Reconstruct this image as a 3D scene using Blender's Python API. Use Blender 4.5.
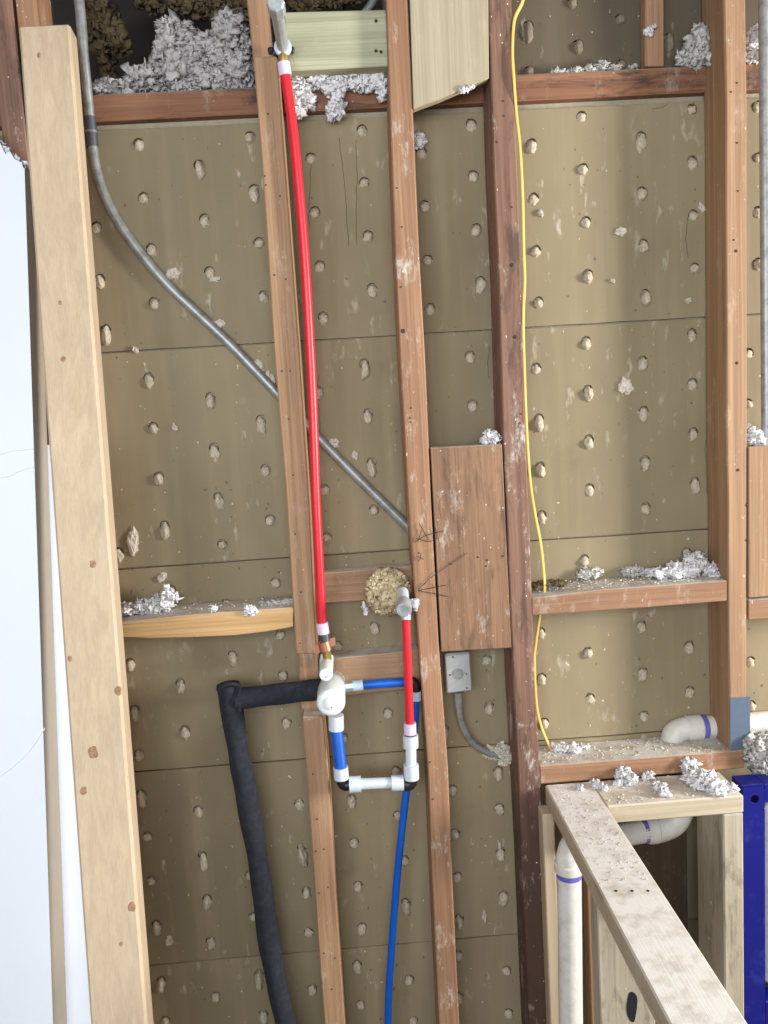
import bpy, bmesh, math, random
from mathutils import Vector, Matrix, noise
random.seed(7)
for o in list(bpy.data.objects): bpy.data.objects.remove(o)
S = bpy.context.scene
COL = S.collection
# ------------------------------------------------------------------ camera
F_PX = 828.9
CAM = Vector((0, -1.56763, 1.77255))
def rot_cam(a, b, c):
    return (Matrix.Rotation(b, 3, 'Z') @ Matrix.Rotation(a, 3, 'X') @ Matrix.Rotation(c, 3, 'Z'))
RC = rot_cam(1.441876, -0.036057, -0.061658)
cd = bpy.data.cameras.new('camera'); cam = bpy.data.objects.new('camera', cd); COL.objects.link(cam)
cd.sensor_fit = 'AUTO'; cd.sensor_width = 36; cd.lens = F_PX / 1024 * 36; cd.clip_start = .02
cam.matrix_world = Matrix.Translation(CAM) @ RC.to_4x4()
S.camera = cam
# ------------------------------------------------------------------ light
w = bpy.data.worlds.new('world'); S.world = w; w.use_nodes = True
bg = w.node_tree.nodes['Background']; bg.inputs[0].default_value = (.72, .84, 1, 1); bg.inputs[1].default_value = .25
def area(name, loc, rot, sx, sy, power, col):
    l = bpy.data.lights.new(name, 'AREA'); l.shape = 'RECTANGLE'; l.size = sx; l.size_y = sy; l.energy = power; l.color = col
    o = bpy.data.objects.new(name, l); COL.objects.link(o); o.location = loc; o.rotation_euler = rot
    return o
# daylight through the window in the right-hand wall and through the window behind the camera
WR = (2.95, -1.42, -0.94, 1.30, 2.20)          # X of wall, Y range, Z range of the right window
WF = (-2.50, -1.45, 0.55, 1.50, 2.45)           # Y of wall, X range, Z range of the window behind
area('window_daylight_right', (WR[0] - .02, (WR[1] + WR[2]) / 2, (WR[3] + WR[4]) / 2), (0, math.radians(90), 0), WR[4] - WR[3], WR[2] - WR[1], 95, (1, .97, .92))
area('window_daylight_rear', ((WF[1] + WF[2]) / 2, WF[0] + .02, (WF[3] + WF[4]) / 2), (math.radians(90), 0, 0), WF[2] - WF[1], WF[4] - WF[3], 33, (.90, .95, 1))
vs = S.view_settings
vs.view_transform = 'Standard'; vs.look = 'None'; vs.exposure = 0.92; vs.gamma = 1; vs.use_curve_mapping = False

# ------------------------------------------------------------------ geometry helpers
def ray(x, y): return RC @ Vector(((x - 384) / F_PX, -(y - 512) / F_PX, -1))
def P(x, y, Y=0.0):
    d = ray(x, y); return CAM + d * ((Y - CAM.y) / d.y)
def PZ(x, y, Z):
    d = ray(x, y); return CAM + d * ((Z - CAM.z) / d.z)
WORLD = {}
def put(name, bm, mat, parent=None, label=None, cat=None, group=None, kind=None, smooth=False, origin=None):
    if isinstance(bm, bpy.types.Mesh): me = bm
    else:
        bmesh.ops.recalc_face_normals(bm, faces=bm.faces)
        me = bpy.data.meshes.new(name); bm.to_mesh(me); bm.free()
    if origin is None:
        xs = [v.co for v in me.vertices]
        origin = Vector(((min(v.x for v in xs) + max(v.x for v in xs)) / 2, (min(v.y for v in xs) + max(v.y for v in xs)) / 2, min(v.z for v in xs)))
    origin = Vector(origin)
    me.transform(Matrix.Translation(-origin))
    if smooth:
        me.polygons.foreach_set('use_smooth', [True] * len(me.polygons))
        if smooth != 'all': me.set_sharp_from_angle(angle=math.radians(40))
    o = bpy.data.objects.new(name, me); COL.objects.link(o)
    for m in (mat if isinstance(mat, (list, tuple)) else [mat]): me.materials.append(m)
    return finish(o, origin, parent, label, cat, group, kind)
def finish(o, origin, parent, label, cat, group, kind):
    WORLD[o.name] = origin
    if parent is not None:
        o.parent = parent; o.location = origin - WORLD[parent.name]
    else: o.location = origin
    if label: o['label'] = label
    if cat: o['category'] = cat
    if group: o['group'] = group
    if kind: o['kind'] = kind
    return o
def thing(name, label, cat, loc, group=None):
    o = bpy.data.objects.new(name, None); COL.objects.link(o); o.empty_display_size = .05
    return finish(o, Vector(loc), None, label, cat, group, None)
def bevel(bm, r, seg=1):
    if r > 0:
        bmesh.ops.bevel(bm, geom=[e for e in bm.edges], offset=r, segments=seg, affect='EDGES', profile=.5, clamp_overlap=True)
def prism(pts, vec, r=.0015, bm=None):
    """closed prism: polygon pts swept by vec"""
    b = bmesh.new(); vec = Vector(vec)
    f = [b.verts.new(p) for p in pts]; g = [b.verts.new(Vector(p) + vec) for p in pts]
    b.faces.new(f); b.faces.new(g[::-1]); n = len(pts)
    for i in range(n): b.faces.new((f[i], g[i], g[(i + 1) % n], f[(i + 1) % n]))
    bmesh.ops.recalc_face_normals(b, faces=b.faces)
    bevel(b, r)
    return merge(bm, b)
def merge(bm, b):
    if bm is None: return b
    me = bpy.data.meshes.new('t'); b.to_mesh(me); b.free(); bm.from_mesh(me); bpy.data.meshes.remove(me); return bm
def box(x0, x1, y0, y1, z0, z1, r=.0015, bm=None):
    return prism([(x0, y0, z0), (x1, y0, z0), (x1, y0, z1), (x0, y0, z1)], (0, y1 - y0, 0), r, bm)
def fpoly(px, Y, depth, r=.0015, bm=None):
    """polygon of photo pixels standing on the plane Y, `depth` metres thick away from the viewer"""
    return prism([P(x, y, Y) for x, y in px], (0, depth, 0), r, bm)
def strip(rows, Y, Yb=-.0006, r=.0022, bm=None):
    """upright timber from rows (y, x_left, x_right) on the plane Y"""
    px = [(a[1], a[0]) for a in rows] + [(a[2], a[0]) for a in rows[::-1]]
    return fpoly(px, Y, Yb - Y, r, bm)
def cr(pts, n=8):
    out = []; q = [pts[0] * 2 - pts[1]] + list(pts) + [pts[-1] * 2 - pts[-2]]
    for i in range(1, len(q) - 2):
        for k in range(n):
            t = k / n; a, b, c, d = q[i - 1:i + 3]
            out.append(.5 * ((2 * b) + (c - a) * t + (2 * a - 5 * b + 4 * c - d) * t * t + (3 * b - a - 3 * c + d) * t ** 3))
    out.append(q[-2]); return out
def tube(pts, rad, seg=14, smooth=8, bm=None, caps=True, flat=1.0):
    pts = [Vector(p) for p in pts]
    if len(pts) > 2 and smooth: pts = cr(pts, smooth)
    n = len(pts); rr = rad if callable(rad) else (lambda t: rad)
    b = bm or bmesh.new()
    t0 = (pts[1] - pts[0]).normalized(); u = t0.orthogonal().normalized(); rings = []
    for i, p in enumerate(pts):
        t = (pts[min(i + 1, n - 1)] - pts[max(i - 1, 0)]).normalized()
        u = (u - t * u.dot(t)).normalized(); v = t.cross(u); r = rr(i / (n - 1))
        rings.append([b.verts.new(p + (u * math.cos(a) + v * math.sin(a) * flat) * r) for a in [2 * math.pi * k / seg for k in range(seg)]])
    for A, B in zip(rings, rings[1:]):
        for k in range(seg): b.faces.new((A[k], A[(k + 1) % seg], B[(k + 1) % seg], B[k]))
    if caps: b.faces.new(rings[0][::-1]); b.faces.new(rings[-1])
    return b
def lathe(a, d, prof, seg=24, bm=None, closed=False):
    """profile [(t, r)] revolved about the axis through a along d"""
    a = Vector(a); d = Vector(d).normalized(); u = d.orthogonal().normalized(); v = d.cross(u); b = bm or bmesh.new(); rings = []
    for t, r in prof:
        rings.append([b.verts.new(a + d * t + (u * math.cos(2 * math.pi * k / seg) + v * math.sin(2 * math.pi * k / seg)) * max(r, 1e-5)) for k in range(seg)])
    for A, B in zip(rings, rings[1:]):
        for k in range(seg): b.faces.new((A[k], A[(k + 1) % seg], B[(k + 1) % seg], B[k]))
    b.faces.new(rings[0][::-1]); b.faces.new(rings[-1])
    return b
def ringprof(L, r, e=.0012): return [(0, r - e), (e, r), (L - e, r), (L, r - e)]
ICO = {}
def ico(s):
    if s not in ICO:
        b = bmesh.new(); bmesh.ops.create_icosphere(b, subdivisions=s, radius=1)
        b.verts.index_update(); ICO[s] = ([v.co.copy() for v in b.verts], [[v.index for v in f.verts] for f in b.faces]); b.free()
    return ICO[s]
def blob(V, Fc, c, rx, ry, rz, sub=2, amp=.3, freq=1.5, rnd=None):
    R_ = rnd or random; vs_, fs = ico(sub); off = Vector((R_.random() * 50, R_.random() * 50, R_.random() * 50)); base = len(V)
    for v in vs_:
        k = 1 + amp * noise.noise(v * freq + off) * 1.6
        V.append((c[0] + v.x * rx * k, c[1] + v.y * ry * k, c[2] + v.z * rz * k))
    Fc += [[base + i for i in f] for f in fs]
def mesh_of(V, Fc, name='m'):
    me = bpy.data.meshes.new(name); me.from_pydata(V, [], Fc); me.update(); return me
def fluff(lumps, n, size=(.0025, .008), seed=1, surf=.9):
    """loose-fill insulation: rough cores covered with many small crumpled tufts. lumps = [(centre, rx, ry, rz)]"""
    R_ = random.Random(seed); V = []; Fc = []
    wsum = [l[1] * l[3] for l in lumps]
    for c, rx, ry, rz in lumps: blob(V, Fc, c, rx * .86, ry * .86, rz * .86, 3, .34, 2.6, R_)
    for _ in range(n):
        c, rx, ry, rz = R_.choices(lumps, wsum)[0]
        d = Vector((R_.gauss(0, 1), R_.gauss(0, 1), R_.gauss(0, 1))).normalized(); k = surf + .22 * R_.random()
        s = R_.uniform(*size)
        blob(V, Fc, (c[0] + d.x * rx * k, c[1] + d.y * ry * k, c[2] + d.z * rz * k), s * R_.uniform(.3, 1.5), s * R_.uniform(.4, 1.2), s * R_.uniform(.3, 1.4), 2, 1.15, 2.2, R_)
    return mesh_of(V, Fc)
def crumbs(n, fn, size=(.0008, .003), seed=1):
    R_ = random.Random(seed); V = []; Fc = []
    for _ in range(n):
        s = size[0] + (size[1] - size[0]) * R_.random() ** 2.5; c = fn(R_)
        blob(V, Fc, (c[0], c[1], c[2] + s * .3), s, s, s * .6, 1, .6, 2, R_)
    return mesh_of(V, Fc)

# ------------------------------------------------------------------ materials
def srgb(r, g, b):
    f = lambda c: (c / 255 / 12.92) if c / 255 <= .04045 else ((c / 255 + .055) / 1.055) ** 2.4
    return (f(r), f(g), f(b), 1)
class NT:
    def __init__(s, name):
        s.m = bpy.data.materials.new(name); s.m.use_nodes = True; s.t = s.m.node_tree; s.b = s.t.nodes['Principled BSDF']
        s.tc = s.n('ShaderNodeTexCoord'); s.oi = s.n('ShaderNodeObjectInfo')
        ad = s.n('ShaderNodeVectorMath'); ad.operation = 'ADD'; s.l(s.tc.outputs['Object'], ad.inputs[0])
        mu = s.n('ShaderNodeVectorMath'); mu.operation = 'SCALE'; s.l(s.oi.outputs['Random'], mu.inputs[3]); mu.inputs[0].default_value = (17, 31, 23)
        s.l(mu.outputs[0], ad.inputs[1]); s.co = ad.outputs[0]
    def n(s, k): return s.t.nodes.new(k)
    def l(s, a, b): s.t.links.new(a, b)
    def map(s, sc):
        m = s.n('ShaderNodeVectorMath'); m.operation = 'MULTIPLY'; s.l(s.co, m.inputs[0]); m.inputs[1].default_value = sc; return m.outputs[0]
    def noise(s, sc, scale=1, det=3, rough=.55, dist=0):
        t = s.n('ShaderNodeTexNoise'); s.l(s.map(sc), t.inputs['Vector']); t.inputs['Scale'].default_value = scale
        t.inputs['Detail'].default_value = det; t.inputs['Roughness'].default_value = rough; t.inputs['Distortion'].default_value = dist; return t.outputs[0]
    def ramp(s, x, stops):
        r = s.n('ShaderNodeValToRGB'); s.l(x, r.inputs[0]); e = r.color_ramp.elements
        while len(e) < len(stops): e.new(.5)
        for i, (p, c) in enumerate(stops): e[i].position = p; e[i].color = c if len(c) == 4 else (*c, 1)
        return r.outputs[0]
    def mask(s, x, lo, hi): return s.ramp(x, [(lo, (0, 0, 0, 1)), (hi, (1, 1, 1, 1))])
    def mask_inv(s, x, lo, hi):
        m = s.n('ShaderNodeMapRange'); s.l(x, m.inputs[0]); m.inputs[1].default_value = lo; m.inputs[2].default_value = hi; m.inputs[3].default_value = 1; m.inputs[4].default_value = 0; return m.outputs[0]
    def mix(s, f, a, b, mode='MIX'):
        m = s.n('ShaderNodeMix'); m.data_type = 'RGBA'; m.blend_type = mode
        for v, i in ((f, 0), (a, 6), (b, 7)):
            if hasattr(v, 'links'): s.l(v, m.inputs[i])
            else: m.inputs[i].default_value = v
        return m.outputs[2]
    def mul(s, a, k):
        m = s.n('ShaderNodeMath'); m.operation = 'MULTIPLY'; s.l(a, m.inputs[0])
        if hasattr(k, 'links'): s.l(k, m.inputs[1])
        else: m.inputs[1].default_value = k
        return m.outputs[0]
    def bump(s, h, st=.3, d=.002):
        b = s.n('ShaderNodeBump'); s.l(h, b.inputs['Height']); b.inputs['Strength'].default_value = st; b.inputs['Distance'].default_value = d
        s.l(b.outputs[0], s.b.inputs['Normal'])
    def done(s, c, rough=.8, **kw):
        if hasattr(c, 'links'): s.l(c, s.b.inputs['Base Color'])
        else: s.b.inputs['Base Color'].default_value = c
        s.b.inputs['Roughness'].default_value = rough
        for k, v in kw.items(): s.b.inputs[k.replace('_', ' ')].default_value = v
        return s.m
def wood(name, lo, hi, axis='Z', smudge=0, dust=0, knots=0, dark=0, rough=.75, ringy=.5, smudge_col=(205, 200, 190), dust_col=(200, 198, 192), stain=None):
    t = NT(name)
    ax = lambda a, l: {'X': (l, a, a), 'Y': (a, l, a), 'Z': (a, a, l)}[axis]
    g1 = t.noise(ax(330, 5), 1, 4, .65, .3)                              # fine fibre
    g2 = t.noise(ax(62, 1.3), 1, 3, .6, .8)                              # growth rings
    c = t.mix(t.mask(g2, .35, .68), srgb(*lo), srgb(*hi))
    c = t.mix(t.mul(t.mask(g1, .42, .75), ringy), c, srgb(*[int(x * .72) for x in lo]))
    c = t.mix(t.mul(t.noise((3, 3, 3), 1, 3), .35), c, srgb(*[int(x * .8) for x in lo]), 'MULTIPLY')
    if knots:
        v = t.n('ShaderNodeTexVoronoi'); k = {'X': (.45, 1, 1), 'Y': (1, .45, 1), 'Z': (1, 1, .45)}[axis]
        t.l(t.map(tuple(q * 9 for q in k)), v.inputs['Vector']); v.inputs['Scale'].default_value = 1
        c = t.mix(t.ramp(v.outputs['Distance'], [(0, (knots,) * 3), (.07, (knots * .7,) * 3), (.13, (0, 0, 0))]), c, srgb(112, 78, 50))
    if dark:
        d = t.noise(ax(34, 7), 1, 5, .7, .6); c = t.mix(t.mul(t.mask(d, .52, .64), dark), c, srgb(45, 36, 32))
    if stain:                                                            # old damp stain with a ragged upper edge, z0 metres above the foot
        sp = t.n('ShaderNodeSeparateXYZ'); t.l(t.tc.outputs['Object'], sp.inputs[0]); ad = t.n('ShaderNodeMath'); ad.operation = 'MULTIPLY_ADD'
        t.l(t.noise((30, 30, 5), 1, 4, .65), ad.inputs[0]); ad.inputs[1].default_value = .5; t.l(sp.outputs[2], ad.inputs[2])
        c = t.mix(t.mul(t.mask_inv(ad.outputs[0], stain, stain + .3), .8), c, srgb(62, 42, 36))
    if smudge:
        a = t.noise((26, 26, 11), 1, 5, .72); b = t.noise((150, 150, 60), 1, 2)
        m = t.mul(t.mask(a, .56, .72), t.mask(b, .35, .6)); c = t.mix(t.mul(m, smudge), c, srgb(*smudge_col))
        e = t.noise((170, 170, 110), 1, 1); c = t.mix(t.mul(t.mask(e, .76, .80), min(1, smudge * 1.4)), c, srgb(222, 216, 205))
    if dust:                                                             # plaster dust settled on faces that look up
        gm = t.n('ShaderNodeNewGeometry'); sp = t.n('ShaderNodeSeparateXYZ'); t.l(gm.outputs['True Normal'], sp.inputs[0])
        up = t.mask(sp.outputs[2], .6, .9); a = t.noise((30, 30, 30), 1, 5, .7)
        c = t.mix(t.mul(t.mul(up, t.mask(a, .2, .55)), dust), c, srgb(*dust_col))
    t.bump(g1, .25, .0015)
    return t.done(c, rough)
def plain(name, col, rough=.5, var=.12, scale=40, bump=0, **kw):
    t = NT(name); n_ = t.noise((scale,) * 3, 1, 4)
    c = t.mix(t.mul(n_, var * 2), srgb(*col), srgb(*[int(x * .6) for x in col]))
    if bump: t.bump(t.noise((scale * 4,) * 3, 1, 3), bump, .002)
    return t.done(c, rough, **kw)
def dusty(name, col, dcol, rough=.5, amt=.6, lo=.45, hi=.7, scale=30, **kw):
    t = NT(name); a = t.noise((scale,) * 3, 1, 6, .7)
    return t.done(t.mix(t.mul(t.mask(a, lo, hi), amt), srgb(*col), srgb(*dcol)), rough, **kw)
def lath_mat(name, base, seed_scale=1.0):
    t = NT(name)
    c = t.mix(t.mask(t.noise((2.2, 2.2, 1.6), 1, 4, .6), .35, .7), srgb(*base), srgb(*[int(x * .86) for x in base]))
    c = t.mix(t.mul(t.mask(t.noise((26, 26, 1.4), 1, 3), .5, .75), .35), c, srgb(*[min(255, int(x * 1.14)) for x in base]))      # vertical drips
    c = t.mix(t.mul(t.mask(t.noise((8, 8, 6), 1, 5, .7), .6, .75), .3), c, srgb(96, 78, 55))                                     # brown stains
    m = t.mul(t.mask(t.noise((60, 60, 22), 1, 3), .62, .74), t.mask(t.noise((9, 9, 5), 1, 2), .45, .65)); c = t.mix(t.mul(m, .55), c, srgb(205, 200, 185))
    c = t.mix(t.mul(t.mask(t.noise((130, 130, 100), 1, 1), .765, .795), .8), c, srgb(205, 198, 182))                              # plaster specks
    c = t.mix(t.mul(t.mask(t.noise((95, 95, 80), 1, 1), .76, .79), .7), c, srgb(70, 58, 45))
    t.bump(t.noise((12, 12, 260), 1, 3), .16, .001)
    return t.done(c, .85)
M = {}
M['lath'] = lath_mat('grey_tan_gypsum_lath', (141, 128, 101))
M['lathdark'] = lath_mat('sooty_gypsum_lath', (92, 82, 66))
M['plaster'] = plain('old_plaster', (168, 158, 136), .9, .3, 60, .6)
M['key'] = dusty('plaster_key', (186, 176, 156), (116, 102, 80), .9, .8, .45, .7, 2.4)
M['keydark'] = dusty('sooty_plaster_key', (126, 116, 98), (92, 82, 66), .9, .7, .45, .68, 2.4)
M['splat'] = dusty('plaster_splat', (196, 188, 174), (128, 116, 96), .9, .6, .5, .7, 160)
M['old'] = wood('old_fir', (152, 118, 88), (182, 146, 112), 'Z', .35, .5)
M['old_s'] = wood('old_fir_spattered', (146, 108, 80), (176, 136, 104), 'Z', .9, .5)
M['old_x'] = wood('old_fir_lying', (152, 118, 90), (180, 146, 116), 'X', .4, .9)
M['red'] = wood('red_brown_fir', (120, 86, 70), (150, 114, 96), 'Z', 1.0, .5, dark=.6)
M['red_stain'] = wood('stained_red_brown_fir', (120, 86, 70), (150, 114, 96), 'Z', 1.0, .5, dark=.6, stain=1.12)
M['red_x'] = wood('red_brown_fir_lying', (126, 84, 60), (154, 110, 80), 'X', .35, .8, dark=.75)
M['arch'] = wood('yellow_fir_lying', (186, 148, 98), (208, 172, 122), 'X', .3, 1)
M['ledge'] = wood('old_fir_ledge', (150, 112, 84), (172, 132, 102), 'X', .55, 1)
M['panel'] = wood('wide_fir_block', (138, 104, 78), (164, 128, 98), 'Z', .75, .9, .5, .45, ringy=.75)
M['pale'] = wood('pale_spruce', (168, 157, 132), (186, 174, 148), 'Z', .12, .3, .4, ringy=.3)
M['new'] = wood('new_spruce', (186, 166, 140), (200, 181, 154), 'Z', .05, 0, 0, ringy=.18)
M['treated'] = wood('treated_pine', (160, 160, 132), (190, 190, 162), 'X', .12, .3, ringy=.45)
M['plate'] = wood('dusty_new_spruce', (176, 162, 140), (196, 182, 158), 'Y', .3, .92, .5, ringy=.3, dust_col=(222, 220, 218))
M['plate_x'] = wood('dusty_new_spruce_cross', (186, 174, 150), (204, 192, 168), 'X', .3, .7, ringy=.3, dust_col=(218, 212, 205))
M['post'] = wood('weathered_spruce', (174, 164, 144), (194, 184, 164), 'Z', .35, .5, .7, .4, ringy=.4)
M['shadeboard'] = wood('painted_shade_board', (70, 54, 40), (84, 66, 50), 'Z', .15, .3)  # brown that stands in for shade on the lath
M['cavity'] = plain('hollow_shade_sheathing', (30, 24, 19), .95, .4, 8)  # near-black base colour paints in the darkness of the hollow
M['batt'] = plain('brown_batt', (118, 100, 70), .95, .5, 60, .5)
M['fluff'] = dusty('cellulose_fluff', (222, 220, 222), (176, 172, 172), .95, .6, .4, .7, 120)
M['heap'] = dusty('shaded_cellulose_heap', (186, 182, 182), (138, 132, 130), .95, .7, .38, .68, 90)  # greyer copy of the fluff, with the heap's shade put into the colour
M['fluffgrey'] = dusty('grey_fluff', (190, 188, 184), (140, 134, 126), .95, .6, .4, .7, 120)
M['dry'] = dusty('drywall_face', (222, 227, 235), (212, 218, 228), .8, .35, .55, .75, 6)
M['dryedge'] = plain('drywall_core', (150, 140, 126), .9, .12, 30)
M['emt'] = dusty('galvanised_tube', (150, 154, 154), (108, 106, 100), .42, .7, .45, .65, 60, Metallic=.45)
M['emtdark'] = plain('coupling_steel', (96, 100, 106), .45, .2, 50, Metallic=.6)
M['steel'] = dusty('zinc_steel', (176, 182, 186), (130, 134, 136), .35, .6, .45, .7, 90, Metallic=.35)
M['bluesteel'] = plain('blued_strap_steel', (104, 120, 142), .5, .2, 40, Metallic=.35)
M['boxgrey'] = dusty('zinc_box', (160, 164, 166), (190, 188, 182), .5, .5, .5, .7, 60, Metallic=.3)
M['redpex'] = dusty('red_plastic', (198, 26, 42), (184, 42, 54), .38, .4, .5, .8, 30)
M['bluepex'] = dusty('blue_plastic', (0, 84, 182), (10, 62, 146), .4, .4, .4, .8, 30)
M['lilac'] = plain('lilac_sleeve', (214, 196, 216), .5, .06)
M['whiteplastic'] = plain('white_fitting', (200, 208, 216), .4, .05, Subsurface_Weight=.15)
M['paleblue'] = plain('pale_blue_sleeve', (184, 206, 222), .45, .06)
M['milky'] = plain('milky_cover', (216, 221, 222), .35, .04, Subsurface_Weight=.35, Subsurface_Radius=(.02, .02, .02))
M['black'] = plain('black_plastic', (22, 22, 24), .45, .1)
M['foam'] = dusty('black_foam', (24, 28, 36), (50, 56, 68), .95, .5, .45, .7, 70)
M['copper'] = plain('copper', (204, 140, 112), .4, .15, Metallic=.7)
M['brass'] = plain('brass', (198, 170, 110), .35, .15, Metallic=.8)
M['yellow'] = plain('yellow_jacket', (210, 178, 88), .5, .1)
M['pvc'] = dusty('white_pvc', (214, 212, 206), (178, 172, 164), .45, .6, .45, .7, 40)
M['purple'] = dusty('purple_primer', (92, 84, 176), (150, 146, 200), .5, .5, .4, .7, 60)
M['frameblue'] = dusty('blue_enamel', (10, 18, 112), (60, 70, 145), .42, .45, .54, .74, 30)
M['ink'] = plain('black_ink', (24, 26, 40), .6, .1)
M['wool'] = None
M['nail'] = plain('nail_steel', (58, 52, 50), .6, .2, Metallic=.4)
M['knot'] = dusty('knot_wood', (164, 130, 96), (104, 74, 50), .7, .9, .35, .65, 220)
M['tear'] = plain('torn_paper', (92, 78, 58), .9, .2)
M['floor'] = wood('subfloor', (84, 72, 58), (98, 84, 68), 'X')
M['roomwhite'] = plain('room_wall', (128, 122, 114), .9, .1, 4)
t = NT('crumbling_fibre')
c_ = t.mix(t.mask(t.noise((90, 90, 90), 1, 5, .7), .42, .6), srgb(208, 194, 158), srgb(150, 132, 98))
c_ = t.mix(t.mul(t.mask(t.noise((45, 45, 45), 1, 5, .7), .58, .68), .85), c_, srgb(58, 48, 38)); t.bump(t.noise((160,) * 3, 1, 4), .8, .004)
M['wool'] = t.done(c_, .95)

# ------------------------------------------------------------------ the room
FR = -.0889                                   # plane of the stud fronts; the lath faces the room at Y = 0
ZT = 2.62
put('floor', box(-1.7, 3.0, -2.60, .6, -.05, 0, 0), M['floor'], kind='structure', label='plywood subfloor of the room')
put('ceiling', box(-1.7, 3.0, -2.60, 1.5, ZT + .02, ZT + .08, 0), M['roomwhite'], kind='structure', label='plain pale ceiling')
b = box(WR[0], WR[0] + .1, -2.60, .6, 0, WR[3], 0); box(WR[0], WR[0] + .1, -2.60, .6, WR[4], ZT, 0, b)
box(WR[0], WR[0] + .1, -2.60, WR[1], WR[3], WR[4], 0, b); box(WR[0], WR[0] + .1, WR[2], .6, WR[3], WR[4], 0, b)
put('wall_right', b, M['roomwhite'], kind='structure', label='pale side wall with a window')
b = box(-1.7, 3.0, WF[0] - .1, WF[0], 0, WF[3], 0); box(-1.7, 3.0, WF[0] - .1, WF[0], WF[4], ZT, 0, b)
box(-1.7, WF[1], WF[0] - .1, WF[0], WF[3], WF[4], 0, b); box(WF[2], 3.0, WF[0] - .1, WF[0], WF[3], WF[4], 0, b)
put('wall_front', b, M['roomwhite'], kind='structure', label='pale wall with a wide window')
put('wall_left', box(-1.8, -1.7, -2.60, .6, 0, ZT, 0), M['roomwhite'], kind='structure', label='pale side wall')

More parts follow.
